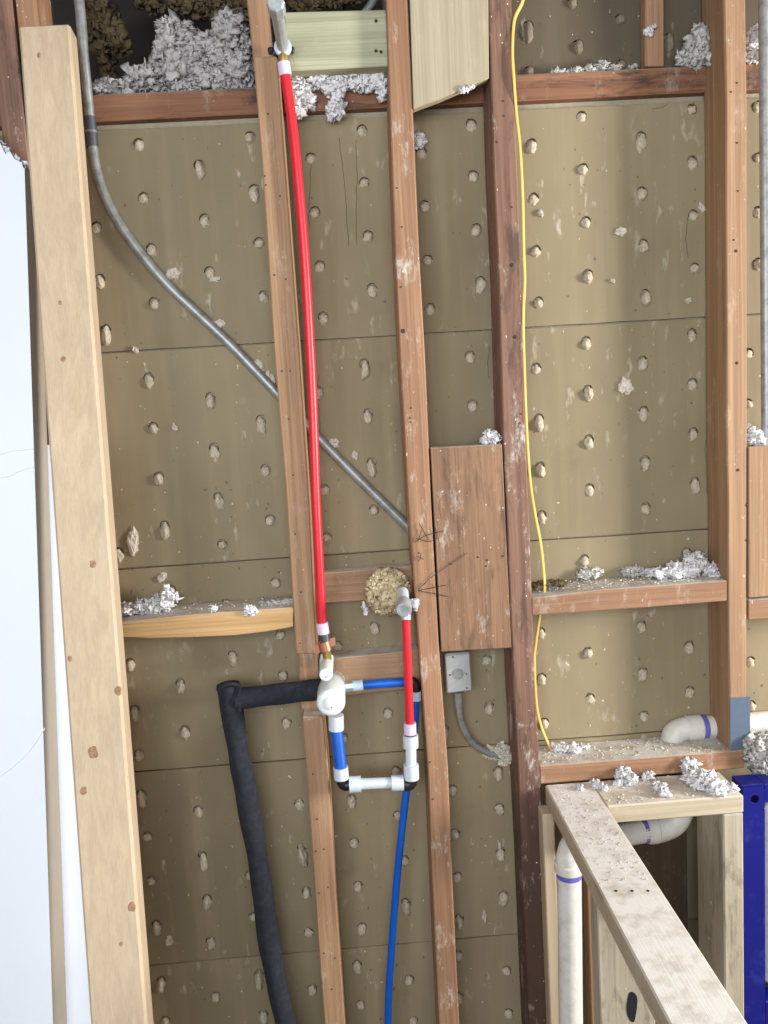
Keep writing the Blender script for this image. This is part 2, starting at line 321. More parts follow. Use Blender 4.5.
# ------------------------------------------------------------------ back wall: lath boards with plaster keys
ZPLATE = P(400, 112).z                         # underside of the long plate at the top of the lath
wall = put('wall_back', box(-1.05, 1.75, .0098, .03, 0, ZPLATE + .005, 0), M['plaster'], kind='structure', label='open stud wall backed with grey gypsum lath and plaster keys')
seam = {1: P(384, 116).z, 2: P(384, 336.3).z, 3: P(384, 551).z, 4: P(384, 753).z, 5: P(384, 945.5).z}
KT = {(0, 0): [(555, 578, 50, 55), (575, 790, 45, 45), (385, 910, 35, 50), (605, 1000, 36, 55)],
(192, 0): [(232, 548, 45, 48), (30, 678, 45, 80), (250, 775, 48, 80), (50, 882, 45, 55), (267, 970, 42, 42), (475, 632, 42, 45), (680, 522, 42, 50), (690, 730, 42, 45), (492, 850, 45, 50), (705, 945, 45, 48)],
(384, 0): [(350, 500, 42, 55), (150, 612, 45, 55), (358, 705, 42, 50), (163, 825, 42, 50), (370, 920, 40, 52), (590, 585, 45, 65), (600, 795, 45, 50), (608, 1005, 45, 50)],
(576, 0): [(22, 465, 45, 45), (262, 567, 45, 85), (465, 433, 42, 45), (467, 652, 40, 60), (28, 675, 45, 48), (265, 773, 50, 55), (40, 888, 45, 48), (470, 860, 40, 45), (270, 983, 48, 55), (725, 425, 40, 50), (728, 628, 38, 40), (728, 848, 38, 48)],
(0, 256): [(425, 315, 48, 85), (615, 190, 42, 50), (595, 497, 40, 65), (613, 688, 42, 48), (635, 890, 42, 55), (400, 100, 40, 60)],
(192, 256): [(70, 65, 45, 50), (287, 163, 45, 50), (512, 42, 42, 48), (720, 138, 48, 58), (525, 250, 42, 55), (690, 452, 44, 82), (75, 580, 50, 70), (278, 675, 44, 80), (90, 785, 48, 75), (295, 858, 42, 50), (107, 980, 48, 70), (505, 548, 36, 55), (705, 640, 46, 62), (720, 845, 45, 80), (530, 935, 36, 42), (728, 1015, 40, 42)],
(384, 256): [(175, 18, 40, 45), (387, 117, 50, 72), (185, 213, 44, 48), (345, 405, 42, 50), (355, 600, 44, 50), (618, 187, 46, 50), (608, 450, 44, 46), (620, 665, 46, 72), (625, 855, 44, 65)],
(576, 256): [(48, 80, 46, 55), (278, 165, 48, 66), (475, 48, 44, 46), (728, 32, 40, 50), (40, 347, 44, 52), (268, 430, 46, 62), (465, 318, 46, 55), (48, 548, 46, 66), (272, 632, 46, 66), (467, 515, 44, 56), (52, 745, 40, 60), (277, 830, 46, 64), (470, 712, 44, 52), (55, 935, 42, 50), (475, 918, 44, 70), (280, 1010, 42, 48), (690, 388, 34, 40), (688, 590, 34, 40)],
(0, 512): [(660, 72, 46, 76), (682, 315, 46, 46), (520, 610, 38, 50), (722, 697, 46, 64), (540, 805, 38, 66), (742, 882, 48, 60), (555, 972, 42, 46), (475, 170, 34, 60)],
(192, 512): [(312, 32, 42, 46), (122, 128, 38, 38), (335, 283, 40, 44), (165, 585, 46, 66), (365, 655, 42, 46), (380, 845, 44, 50), (540, 100, 38, 40), (730, 20, 36, 66), (355, 490, 40, 40), (732, 465, 36, 56), (580, 535, 36, 38), (606, 905, 36, 40), (137, 370, 44, 44)],
(384, 512): [(632, 22, 44, 56), (626, 485, 40, 48), (630, 670, 44, 52), (640, 845, 40, 44), (412, 592, 38, 44), (422, 785, 42, 58), (18, 805, 38, 46), (242, 885, 36, 70)],
(576, 512): [(33, 192, 40, 44), (443, 165, 40, 46), (262, 458, 40, 50), (48, 562, 40, 44), (453, 540, 36, 52), (268, 648, 42, 56), (57, 748, 40, 46), (455, 720, 36, 48), (272, 816, 40, 42), (698, 600, 36, 44), (700, 775, 36, 44), (255, 258, 40, 40)],
(0, 768): [(568, 122, 42, 76), (590, 275, 40, 40), (605, 450, 36, 36), (627, 640, 36, 64), (645, 865, 44, 62), (662, 1012, 40, 40)],
(192, 768): [(24, 175, 40, 50), (44, 372, 46, 80), (62, 537, 46, 66), (75, 700, 46, 54), (95, 918, 38, 42), (270, 845, 40, 76), (287, 995, 40, 56), (428, 147, 40, 46), (443, 347, 46, 92), (457, 498, 40, 46), (467, 660, 38, 40), (482, 888, 36, 48), (640, 132, 40, 56), (650, 300, 42, 44), (665, 475, 40, 46), (680, 645, 40, 52), (662, 797, 42, 58), (673, 950, 36, 40), (234, 428, 36, 36), (246, 595, 36, 36)],
(384, 768): [(457, 20, 36, 60), (273, 90, 36, 48), (462, 165, 38, 50), (285, 265, 36, 46), (466, 345, 40, 56), (293, 437, 36, 42), (480, 522, 42, 62), (303, 613, 36, 60), (298, 750, 34, 38), (490, 810, 34, 36), (103, 848, 36, 40), (500, 985, 34, 44), (118, 1012, 36, 36), (90, 555, 42, 72), (82, 370, 36, 42), (300, 920, 34, 48), (56, 190, 34, 40), (50, 12, 36, 40)]}
keys = []
for (tx, ty), L in KT.items():
    for x, y, kw, kh in L:
        top = P(tx + x / 4, ty + (y - kh / 2) / 4); mid = P(tx + x / 4, ty + y / 4); bot = P(tx + x / 4, ty + (y + kh / 2) / 4)
        keys.append((mid.x, top.z, bot.z, kw / 4 / 520))
XD = P(512, 330, FR).x; XE = P(736, 330, FR).x; XA = P(100, 560, FR).x - .02; XC = P(424, 500, FR).x
rows = [(seam[1], seam[2]), (seam[2], seam[3]), (seam[3], seam[4]), (seam[4], seam[5]), (seam[5], seam[5] - .4064), (seam[5] - .4064, 0)]
joints = [[-1.0, XA, XE + .0, 1.7], [-1.0, XA - .3, XD, 1.7], [-1.0, XA, XE, 1.7], [-1.0, XA - .3, XD, 1.7], [-1.0, XA, XE, 1.7], [-1.0, XA - .3, XD, 1.7]]
def board_mesh(x0, x1, z0, z1, holes, thick=.0095):
    cu = bpy.data.curves.new('c', 'CURVE'); cu.dimensions = '2D'; cu.fill_mode = 'BOTH'; cu.extrude = thick / 2 - .0006; cu.bevel_depth = .0006; cu.bevel_resolution = 0
    def sp(pts):
        s_ = cu.splines.new('POLY'); s_.points.add(len(pts) - 1); s_.use_cyclic_u = True
        for p_, q in zip(s_.points, pts): p_.co = (q[0], q[1], 0, 1)
    R_ = random.Random(int(x0 * 1000 + z0 * 7000)); n = 26
    ed = lambda a, b_: a + R_.uniform(-.0006, .0006)
    sp([(x0 + (x1 - x0) * i / n, ed(z0, 0)) for i in range(n + 1)] + [(x1 - (x1 - x0) * i / n, ed(z1, 0)) for i in range(n + 1)])
    for hx, hz, hr in holes:
        sp([(hx + hr * math.cos(a) * R_.uniform(.93, 1.07), hz + hr * math.sin(a) * R_.uniform(.93, 1.07)) for a in [2 * math.pi * k / 14 for k in range(14)]])
    o = bpy.data.objects.new('c', cu); COL.objects.link(o)
    dg = bpy.context.evaluated_depsgraph_get(); me = bpy.data.meshes.new_from_object(o.evaluated_get(dg))
    bpy.data.objects.remove(o); bpy.data.curves.remove(cu)
    me.transform(Matrix.Translation((0, thick / 2 + .0001, 0)) @ Matrix.Rotation(math.radians(90), 4, 'X'))
    return me
KEYM = []
for i in range(12):
    V = []; Fc = []; blob(V, Fc, (0, 0, 0), 1, 1, 1, 3, .22, 1.1 + .1 * i); V = [tuple(Vector(v) * (1 + .15 * noise.noise(Vector(v) * 4.5 + Vector((i * 9, 0, 0))))) for v in V]; me = mesh_of(V, Fc, 'plaster_key'); me.materials.append(M['key'])
    me.polygons.foreach_set('use_smooth', [True] * len(me.polygons)); KEYM.append(me)
GAP = .0019
HR = .0098
for ri, (zt, zb) in enumerate(rows):
    for x0, x1 in zip(joints[ri], joints[ri][1:]):
        hs = []; ks = []
        for kx, kt, kb, kr in keys:
            hz = kt - HR * .95
            if x0 <= kx < x1 and zb < hz <= zt:
                hr = min(HR, max(.0082, kr)) * 1.04
                hz = min(max(hz, zb + hr + .004), zt - hr - .004)
                hx = min(max(kx, x0 + hr + .004), x1 - hr - .004)
                if all((hx - q[0]) ** 2 + (hz - q[1]) ** 2 > .0215 ** 2 for q in hs):
                    hs.append((hx, hz, hr)); ks.append((hx, hz, kt, kb, hr))
        # more of the regular hole pattern out of frame is left plain
        bo = put('lath_board', board_mesh(x0 + GAP, x1 - GAP, zb + GAP, zt - GAP, hs), M['lath'], wall)
        for hx, hz, kt, kb, hr in ks:
            k = bpy.data.objects.new('plaster_key', random.choice(KEYM)); COL.objects.link(k)
            hgt = max((kt - kb) * .5 - .0012, .007); cz = kt - .0034 - hgt
            dp = random.uniform(.006, .011) + min(.005, max(0, hgt - .01) * .5)
            k.scale = (hr * .86, dp, hgt * .98); k.rotation_euler = (random.uniform(-.25, .1), random.uniform(-.15, .15), 0)
            finish(k, Vector((hx + random.uniform(-.0008, .0012), .0045 - .2 * dp, cz)), bo, None, None, None, None)
# plaster splats on the face of the lath
SPL = [((133, 541), 7, 14), ((162, 577), 5, 5), ((175, 427 - 0), 3, 4), ((170, 940), 4, 5), ((625, 387), 7, 9), ((621, 232), 7, 4), ((136, 350), 3, 4), ((215, 260 + 20), 5, 3),
       ((217, 322), 7, 6), ((256, 365), 8, 8), ((270, 380), 6, 10), ((173, 272), 8, 7), ((335, 444), 6, 5), ((355, 455), 3, 5), ((484, 917), 2, 9), ((500, 848), 1.6, 7), ((420, 142), 6, 6), ((701, 207), 3, 5), ((612, 281), 3, 2), ((688, 300), 4, 3), ((540, 213), 3, 4), ((590, 880), 1, 1)]
SB = {}
for (x, y), sx, sy in SPL[:-1]:
    c = P(x, y); V = []; Fc = []
    for j in range(5): blob(V, Fc, (c.x + random.uniform(-.5, .5) * sx / 560, -.0015, c.z + random.uniform(-.5, .5) * sy / 560), sx / 820, .005, sy / 820, 2, .5, 2)
    put('plaster_splat', mesh_of(V, Fc), M['splat'], wall)
# thin torn-paper cracks in the lath
for pl in ([(339, 138), (342, 165), (346, 200), (349, 256)], [(356, 140), (357, 175), (356, 215), (357, 250)], [(713 - 8, 440), (706, 470), (707, 500)], [(490, 345), (488, 360), (489, 382)], [(319, 375), (317, 395), (320, 420), (318, 450)], [(311, 160), (305 + 4, 200), (309, 235)], [(688, 215), (686, 240), (689, 262)], [(576 + 76, 109), (660, 108), (668, 104)]):
    fine = [(pl[i][0] + (pl[i + 1][0] - pl[i][0]) * k / 6 + random.uniform(-.7, .7), pl[i][1] + (pl[i + 1][1] - pl[i][1]) * k / 6) for i in range(len(pl) - 1) for k in range(6)]
    put('paper_tear', tube([P(x, y, -.0001) for x, y in fine], .0005, 5, 0), M['tear'], wall)

# ------------------------------------------------------------------ plate along the top and the hollow above it
zp0 = P(384, 112).z + .004; zp1 = zp0 + .045
put('plate_timber', box(-1.0, 1.75, -.012, .0305, zp0, zp1, .003), M['red_x'], label='long reddish-brown plate running behind the studs along the top of the lath', cat='plate')
xh = P(500, 40, .1).x
put('wall_cavity', box(-1.05, 1.75, 1.4, 1.43, 1.9, ZT, 0), M['cavity'], kind='structure', label='back of the open hollow above the plate, its shade painted near black')
put('floor_cavity', box(-1.05, 1.75, .0325, 1.4, zp1 - .06, zp1 - .02, 0), M['cavity'], kind='structure', label='floor of the open hollow, its shade painted near black')
put('wall_cavity_end', box(-1.05, -1.02, .132, 1.4, zp1 - .02, ZT, 0), M['cavity'], kind='structure', label='end of the open hollow, its shade painted near black')
YU = .012
UK = [(528, 31, 40, 90), (529, 71, 36, 45), (620, 18, 36, 38), (578, 46, 38, 58), (621, 64, 38, 42), (669, 42, 34, 80), (572, 2, 38, 40)]
ub = []
for x, y, kw, kh in UK:
    a = P(x, y - kh / 8, YU); b_ = P(x, y + kh / 8, YU); ub.append((a.x, a.z - HR, .0098, a.z, b_.z))
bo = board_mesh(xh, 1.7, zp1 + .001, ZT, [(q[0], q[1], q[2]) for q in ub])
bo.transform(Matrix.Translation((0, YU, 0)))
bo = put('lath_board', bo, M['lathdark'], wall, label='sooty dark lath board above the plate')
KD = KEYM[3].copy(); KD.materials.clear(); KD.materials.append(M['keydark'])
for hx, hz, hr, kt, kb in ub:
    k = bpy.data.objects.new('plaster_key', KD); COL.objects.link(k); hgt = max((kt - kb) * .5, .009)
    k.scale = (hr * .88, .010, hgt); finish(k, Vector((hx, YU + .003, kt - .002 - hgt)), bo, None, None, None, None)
put('plaster_coat', box(xh, 1.7, YU + .0102, YU + .02, zp1 + .001, ZT, 0), M['plaster'], wall)
put('furring_strip', fpoly([(645, -60), (664, -60), (664, 66), (645, 66)], -.014, .024), M['old'], label='narrow brown stud set back in the hollow above the plate on the right', cat='stud')

# ------------------------------------------------------------------ studs
def nails(o, pts, Y=FR, r=.0016):
    for x, y in pts:
        c = P(x, y, Y); put('nail', lathe((c.x, Y - .0012, c.z), (0, 1, 0), [(0, r * .8), (.0006, r), (.006, r * .6)], 8), M['nail'], o)
def z_of(rows, zt=None): return rows
def down(rows, Y=FR):
    """extend a stud to the floor and to the ceiling along its own edges"""
    def ext(r0, r1, z):
        out = []
        for i in (1, 2):
            a = P(r0[i], r0[0], Y); b_ = P(r1[i], r1[0], Y); t_ = (z - a.z) / (b_.z - a.z); out.append(a + (b_ - a) * t_)
        return out
    return ext
def stud(rows, Y, Yb, top=None, bottom=None, r=.0022, bm=None):
    L = [P(a[1], a[0], Y) for a in rows]; Rr = [P(a[2], a[0], Y) for a in rows]
    def ex(a, b_, z): t_ = (z - a.z) / (b_.z - a.z); return a + (b_ - a) * t_
    if top is not None: L.insert(0, ex(L[0], L[-1], top)); Rr.insert(0, ex(Rr[0], Rr[-1], top))
    if bottom is not None: L.append(ex(L[-3], L[-1], bottom)); Rr.append(ex(Rr[-3], Rr[-1], bottom))
    return prism(L + Rr[::-1], (0, Yb - Y, 0), r, bm)
YB = -.0006
put('stud', stud([(0, 15, 36), (300, 46, 67), (700, 87, 108), (1000, 118, 139)], FR, YB, ZT, .04), M['old_s'], label='brown stud behind the leaning new board, its end showing above the board', cat='stud', group='wall studs')
put('stud', stud([(0, -12, 12), (300, 19, 43), (700, 58, 82), (1000, 89, 113)], FR, YB, ZT, .04), M['red'], label='dark brown stud at the left edge above the broken drywall', cat='stud', group='wall studs')
b = stud([(56, 253, 277), (150, 261, 284), (256, 268, 292), (356, 274.5, 299.5), (506, 287, 309.5), (580, 291.5, 313), (654, 296, 317)], FR, YB)
stud([(-5, 246, 268), (20, 249, 270), (70, 254, 275)], FR + .03, YB, ZT, None, .002, b)
stud([(640, 297, 317), (700, 300, 320), (725, 302, 322)], FR + .045, YB, None, None, .002, b)
sB = put('stud', b, M['old'], label='brown stud beside the long red pipe, split away at its top', cat='stud', group='wall studs')
nails(sB, [(274.5, 275), (286, 279), (282, 371), (290, 371), (289, 419), (293, 475), (265, 176), (266, 185), (280, 196), (295, 534), (301, 592), (300, 643), (268, 114)])
sL = put('stud', stud([(717, 302, 323), (768, 306, 328), (868, 313, 334.5), (940, 318, 339), (1018, 324, 344.5)], FR, YB, None, .04), M['old'], label='short cut stud standing under the white mixing valve', cat='stud', group='wall studs')
nails(sL, [(313, 774), (317, 819), (316, 851), (324, 849), (319, 893), (328, 887), (324, 953), (335, 958), (332, 989)])
sC = put('stud', stud([(0, 386, 408), (112, 390, 413), (250, 395, 419), (356, 400, 425), (506, 408.5, 431.5), (662, 420, 440), (768, 428, 448), (893, 433, 453), (1018, 439, 459)], FR, YB, ZT, .04), M['old_s'], label='brown spattered stud to the left of the wide board block', cat='stud', group='wall studs')
nails(sC, [(401, 287), (411, 408), (410.5, 422), (410, 418), (402, 227), (397, 188), (419, 553), (433, 799), (430, 762)])
nails(sC, [(403, 331)], FR, .004)
sD = put('stud', stud([(0, 489, 511.5), (75, 491, 513.5), (175, 494, 517.5), (281, 499, 521), (431, 503, 525), (512, 507, 529), (687, 513.5, 535), (768, 518, 540), (868, 523, 544), (993, 528, 548)], FR, YB, ZT, .04), M['red_stain'], label='dark red-brown stud with white smudges carrying the yellow cable', cat='stud', group='wall studs')
nails(sD, [(503, 101), (504, 116), (497, 142), (512, 207), (521, 414), (520, 423)])
nails(sD, [(512, 265), (515, 337)], FR, .0035)
zcap0 = 1.041; zcap1 = 1.079
b = stud([(0, 724, 745.5), (100, 726, 747), (250, 726.3, 747), (431, 726.5, 747), (506, 728, 747), (637, 728.5, 746.7), (697, 729.5, 746.5)], FR, YB, ZT, zcap1 + .0005)
sE = put('stud', b, M['old'], label='brown stud on the right with a steel strap at its foot', cat='stud', group='wall studs')
nails(sE, [(737, 83), (737, 143), (738, 191), (734, 240), (731, 92)])
nails(sE, [(736, 251), (737, 363), (738, 470), (747, 505), (747, 540)], FR, .0028)
c0 = P(729.5, 698, FR - .001); c1 = P(750, 739, FR - .001)
put('steel_strap', box(c0.x, c1.x, FR - .0025, FR - .0004, zcap1 + .001, c0.z, .0006), M['bluesteel'], sE, label='blue-grey steel strap')
xr = P(947, 500, FR).x
put('unseen_end_stud_1', box(xr, xr + .038, FR, YB, .04, ZT, .002), M['old'], kind='structure', label='unseen brown stud at the far end of the edge board')  # unseen next stud, out of frame, holding the edge board and blocks
put('sole_plate', box(-1.0, 1.7, FR, YB, 0, .0395, .002), M['old_x'], label='bottom plate lying on the floor under the studs', cat='plate')

# ------------------------------------------------------------------ blocks between the studs
put('blocking', fpoly([(100, 627), (124, 622), (192, 614.5), (240, 611), (293, 607.5), (293, 627), (265, 632), (235, 635.5), (192, 637.5), (150, 638.5), (124, 637.5), (100, 637)], FR, .087), M['arch'], label='pale bowed block with an arched underside between studs on the left', cat='wood block', group='blocks between studs')
put('blocking', fpoly([(314, 574), (414, 566), (416, 597), (315, 604)], -.035, .034), M['old_x'], label='short brown block set back behind the round fibrous disc', cat='wood block', group='blocks between studs')
put('blocking', fpoly([(319, 660), (419, 650), (421, 688), (321, 698)], -.044, .043), M['old_x'], label='brown block set back behind the white mixing valve', cat='wood block', group='blocks between studs')
bp = put('board_block', fpoly([(430.5, 448), (502, 444), (511.5, 648), (441.5, 652)], FR - .001, .038), M['panel'], label='wide brown board block with vertical grain above the grey electrical box', cat='wood block')
nails(bp, [(451, 564), (487, 560), (486, 566), (478, 557), (503, 556)], FR - .001, .0018)
put('cleat', fpoly([(408.5, -40), (488, -40), (489, 78), (470, 86), (440, 99), (413.5, 109)], FR - .002, .020, .001), M['pale'], label='pale board with a slanted bottom edge fixed between two studs at the top', cat='board')
tb = put('treated_block', fpoly([(284, 12), (386, 9.5), (391, 66), (289, 71)], FR + .02, .038), M['treated'], label='greenish treated block behind the galvanised shower stub', cat='wood block')
nails(tb, [(376, 21), (376, 51), (381, 52)], FR + .02, .003)
put('blocking', fpoly([(532, 598), (603, 589.5), (727, 580.5), (727, 601), (640, 608), (532, 615.5)], FR, .087), M['ledge'], label='dusty brown block between the studs on the right with insulation crumbs on top', cat='wood block', group='blocks between studs')
be = put('board_block', fpoly([(748.5, 447), (946, 433), (946, 583), (748.5, 598)], FR - .001, .03), M['old'], label='brown board at the right edge beside the strapped stud', cat='wood block')
put('blocking', fpoly([(748.5, 600), (946, 586), (946, 606), (748.5, 620)], FR, .087), M['ledge'], label='brown block at the right edge under the upright board', cat='wood block', group='blocks between studs')
x0 = P(539.5, 770, FR).x; x1 = P(745, 770, FR).x
cap = put('cap_timber', box(x0 - .0, x1, FR, YB, zcap0, zcap1, .0025), M['ledge'], label='dusty brown cap timber under the strapped stud', cat='wood block')

# ------------------------------------------------------------------ new half wall coming towards the room
hp = put('half_wall_plate', box(.326, .414, -.96, FR - .0008, zcap0 - .0385, zcap0 - .0006, .0025), M['plate'], label='long dusty pale top plate of the half wall running towards the viewer', cat='plate')
for x, y in ((616, 891), (632, 891), (648, 891)):
    c = PZ(x, y, zcap0 - .0006); put('nail', lathe((c.x, c.y, c.z - .004), (0, 0, 1), [(0, .002), (.0045, .0024)], 8), M['nail'], hp)
put('half_wall_header', box(.4145, .662, -.1885, FR - .0008, 1.006, zcap0 - .001, .0025), M['plate_x'], label='short pale header with white crumbs joining the half wall plate', cat='plate')
xp0 = P(724, 900, -.187).x; xp1 = P(742, 900, -.187).x
pp = put('half_wall_post', box(xp0, .662, -.187, -.07, 0, 1.0055, .0025), M['post'], label='upright knotty post under the right end of the pale header', cat='stud')
for y_, z_ in ((-.12, .992), (-.13, .80), (-.12, .72)):
    put('nail', lathe((xp0 - .002, y_, z_), (1, 0, 0), [(0, .003), (.001, .0045), (.008, .002)], 8), M['steel'], pp)
hs = put('half_wall_stud', box(.3275, .4135, -.412, -.374, 0, 1.0015, .002), M['post'], label='pale stud with a dark ink blot under the half wall plate', cat='stud')
ic = P(632, 1006, -.4125)
put('ink_blot', prism([ic + Vector((math.cos(a_) * .0085 + .001 * math.sin(3 * a_), 0, math.sin(a_) * .026 + .002 * math.cos(2 * a_))) for a_ in [2 * math.pi * k / 20 for k in range(20)]], (0, .0003, 0), 0), M['ink'], hs, label='dark blue-black ink blot')
put('board_block', box(.42, .6255, -.02, YB, .04, zcap0 - .001, .001), M['shadeboard'], label='dark brown panel painting in the deep shade at the back under the pale header', cat='board')  # added panel; paints the lath's deep shade as dark brown
xt0 = P(541.5, 850, FR - .02).x
put('trimmer', box(xt0, xt0 + .022, FR - .04, FR - .0015, 0.0, zcap0 - .0395, .002), M['new'], label='thin tan trimmer between the dark stud and the white drain pipe', cat='stud')
put('trimmer', box(.388, .418, -.135, -.10, 0.0, .88, .002), M['old'], label='brown upright in shade right of the white drain pipe', cat='stud')
# ------------------------------------------------------------------ white drain pipes
def elbow(name, parent, pts, r, mat): return put(name, tube(pts, r, 20, 10), mat, parent, smooth=True)
r0 = .0215
yv = -.20
a = P(571, 1030, yv); a2 = P(569, 868, yv)
tp = thing('drain_pipe', 'white drain pipe with purple primer rings bending down beside the half wall', 'pipe', (a.x, yv, 0))
put('pipe', tube([(a.x, yv, 0.0), a, a2], r0, 24, 0), M['pvc'], tp, smooth=True)
hzp = P(640, 831, -.075); X_ = a2.x; Z_ = a2.z
put('elbow', tube([(X_, yv, Z_ - .002), (X_, yv, Z_ + .008), (X_ + .002, yv + .002, Z_ + .02), (X_ + .011, yv + .011, Z_ + .033), (X_ + .027, yv + .022, Z_ + .038), (X_ + .045, yv + .04, Z_ + .036)], r0 * 1.08, 24, 8), M['pvc'], tp, smooth=True)
put('hub', lathe((X_, yv, Z_ - .006), (0, 0, 1), ringprof(.018, r0 * 1.2, .002), 28), M['pvc'], tp, smooth=True)
put('primer_ring', tube([a2 + Vector((0, 0, -.016)), a2 + Vector((0, 0, -.005))], r0 * 1.03, 24, 0), M['purple'], tp, smooth=True)
put('pipe', tube([(X_ + .04, yv + .035, Z_ + .036), (hzp.x - .07, -.095, hzp.z + .004), (hzp.x + .02, -.075, hzp.z)], r0, 24, 6), M['pvc'], tp, smooth=True)
put('primer_ring', tube([(hzp.x + .002, -.077, hzp.z), (hzp.x + .014, -.075, hzp.z)], r0 * 1.05, 24, 0), M['purple'], tp, smooth=True)
put('elbow', tube([(hzp.x + .012, -.075, hzp.z), (hzp.x + .040, -.074, hzp.z), (hzp.x + .068, -.072, hzp.z + .010), (hzp.x + .082, -.07, hzp.z + .032), (hzp.x + .084, -.07, hzp.z + .05)], r0 * 1.13, 24, 8), M['pvc'], tp, smooth=True)
put('hub', lathe((hzp.x + .014, -.075, hzp.z), (1, 0, 0), ringprof(.02, r0 * 1.2, .002), 28), M['pvc'], tp, smooth=True)
YP = -.014; vz = P(715, 726, YP); vx = lambda x: P(x, 726, YP).x
vp = thing('vent_pipe', 'white vent pipe with a purple ring passing behind the strapped stud', 'pipe', (vz.x, YP, zcap1))
e0 = vx(672)
put('elbow', tube([(e0, YP, zcap1 - .02), (e0 + .003, YP, vz.z - .012), (e0 + .022, YP, vz.z - .001), (vx(698), YP, vz.z)], r0 * 1.06, 24, 8), M['pvc'], vp, smooth=True)
put('hub', lathe((vx(686), YP, vz.z), (1, 0, 0), ringprof(vx(701) - vx(686), r0 * 1.17, .002), 28), M['pvc'], vp, smooth=True)
put('primer_ring', tube([(vx(700), YP, vz.z), (vx(706), YP, vz.z)], r0 * 1.05, 24, 0), M['purple'], vp, smooth=True)
put('pipe', tube([(vx(705), YP, vz.z), (xr - .002, YP, vz.z)], r0, 24, 0), M['pvc'], vp, smooth=True)

# ------------------------------------------------------------------ blue toilet carrier frame
YF = -.15
xa, xb = P(743.5, 900, YF).x, P(765, 900, YF).x
zt_ = P(754, 787, YF).z
tf = thing('carrier_frame', 'bright blue steel carrier frame at the lower right edge', 'frame', ((xa + xb) / 2, YF + .02, 0))
b = bmesh.new()
hc = P(755, 799, YF)
# upright with a round hole near its top (front plate made as a ring of quads)
def plate_hole(x0, x1, z0, z1, cx, cz, r, y0, y1):
    b = bmesh.new(); n = 24; out = []; inn = []
    for k in range(n):
        a_ = 2 * math.pi * k / n; dx, dz = math.cos(a_), math.sin(a_)
        s_ = min(((x1 - cx) / dx) if dx > 1e-6 else ((x0 - cx) / dx if dx < -1e-6 else 9), ((z1 - cz) / dz) if dz > 1e-6 else ((z0 - cz) / dz if dz < -1e-6 else 9))
        out.append((cx + dx * s_, cz + dz * s_)); inn.append((cx + dx * r, cz + dz * r))
    ring = lambda pts, y: [b.verts.new((p_[0], y, p_[1])) for p_ in pts]
    o0, i0, o1, i1 = ring(out, y0), ring(inn, y0), ring(out, y1), ring(inn, y1)
    for k in range(n):
        j = (k + 1) % n
        b.faces.new((o0[k], o0[j], i0[j], i0[k])); b.faces.new((o1[j], o1[k], i1[k], i1[j])); b.faces.new((i0[k], i0[j], i1[j], i1[k])); b.faces.new((o0[j], o0[k], o1[k], o1[j]))
    return b
xm = (xa + xb) / 2
put('upright', merge(plate_hole(xa, xb, zt_ - .045, zt_, hc.x, hc.z, .008, YF, YF + .004), box(xa, xb, YF, YF + .004, .01, zt_ - .045, 0)), M['frameblue'], tf)
put('upright', box(xa, xa + .004, YF + .004, YF + .045, .01, zt_, .0008), M['frameblue'], tf)
put('upright', box(xb - .004, xb, YF + .004, YF + .045, .01, zt_, .0008), M['frameblue'], tf)
put('end_cap', box(xa, xb, YF + .004, YF + .045, zt_ - .0005, zt_ + .003, .0008), M['frameblue'], tf)
put('foot', box(xa - .02, xb + .02, YF - .05, YF + .055, 0, .008, .001), M['frameblue'], tf)
put('top_rail', box(xb + .0005, 1.15, YF + .004, YF + .045, zt_ - .035, zt_ + .002, .002), M['frameblue'], tf)
put('cistern', box(xb + .006, xr - .01, YF + .006, -.045, .62, zt_ - .04, .012), M['pvc'], tf, label='white cistern')
put('cross_rail', box(xb + .0005, 1.15, YF, YF + .04, .48, .60, .002), M['frameblue'], tf)

# ------------------------------------------------------------------ leaning new board and drywall sheets
def lean(tl, yt, bl, yb, width, thick, yaw=0.0):
    """front-left line: pixel tl on plane yt down to pixel bl on plane yb, carried on to the floor"""
    A = P(*tl, yt); B = P(*bl, yb); d = (B - A); C = A + d * ((.0 - A.z) / d.z)
    u = Vector((math.cos(yaw), -math.sin(yaw), 0)); nrm = u.cross((A - C).normalized()); nrm = nrm if nrm.y > 0 else -nrm
    return A, C, u * width, nrm.normalized() * thick
A, C, u, nv = lean((18, 25), -.130, (88.5, 1000), -.44, .0815, .037)
lb = prism([A, A + u, C + u, C], nv, .004)
lb_o = put('leaning_board', lb, M['new'], label='long new pale board leaning against the wall on the left', cat='board')
nb_ = nv.normalized()
for x, y, r_ in ((39, 55, 2.4), (60, 303, 2), (63, 359, 2.6), (93, 564, 3.4), (70, 659, 2.4), (118, 691, 3.6), (93, 753, 5), (84, 791, 3.6), (132, 907, 3.8), (121, 944, 2)):
    d = ray(x, y); q_ = CAM + d * ((A - CAM).dot(nb_) / d.dot(nb_)); V = []; Fc = []
    blob(V, Fc, (0, 0, 0), r_ / 700, r_ / 560, .0004, 3, .22, 1.2); me = mesh_of(V, Fc); me.transform(Matrix.Translation(q_) @ nb_.to_track_quat('Z', 'Y').to_matrix().to_4x4())
    put('knot', me, M['knot'], lb_o, smooth='all')
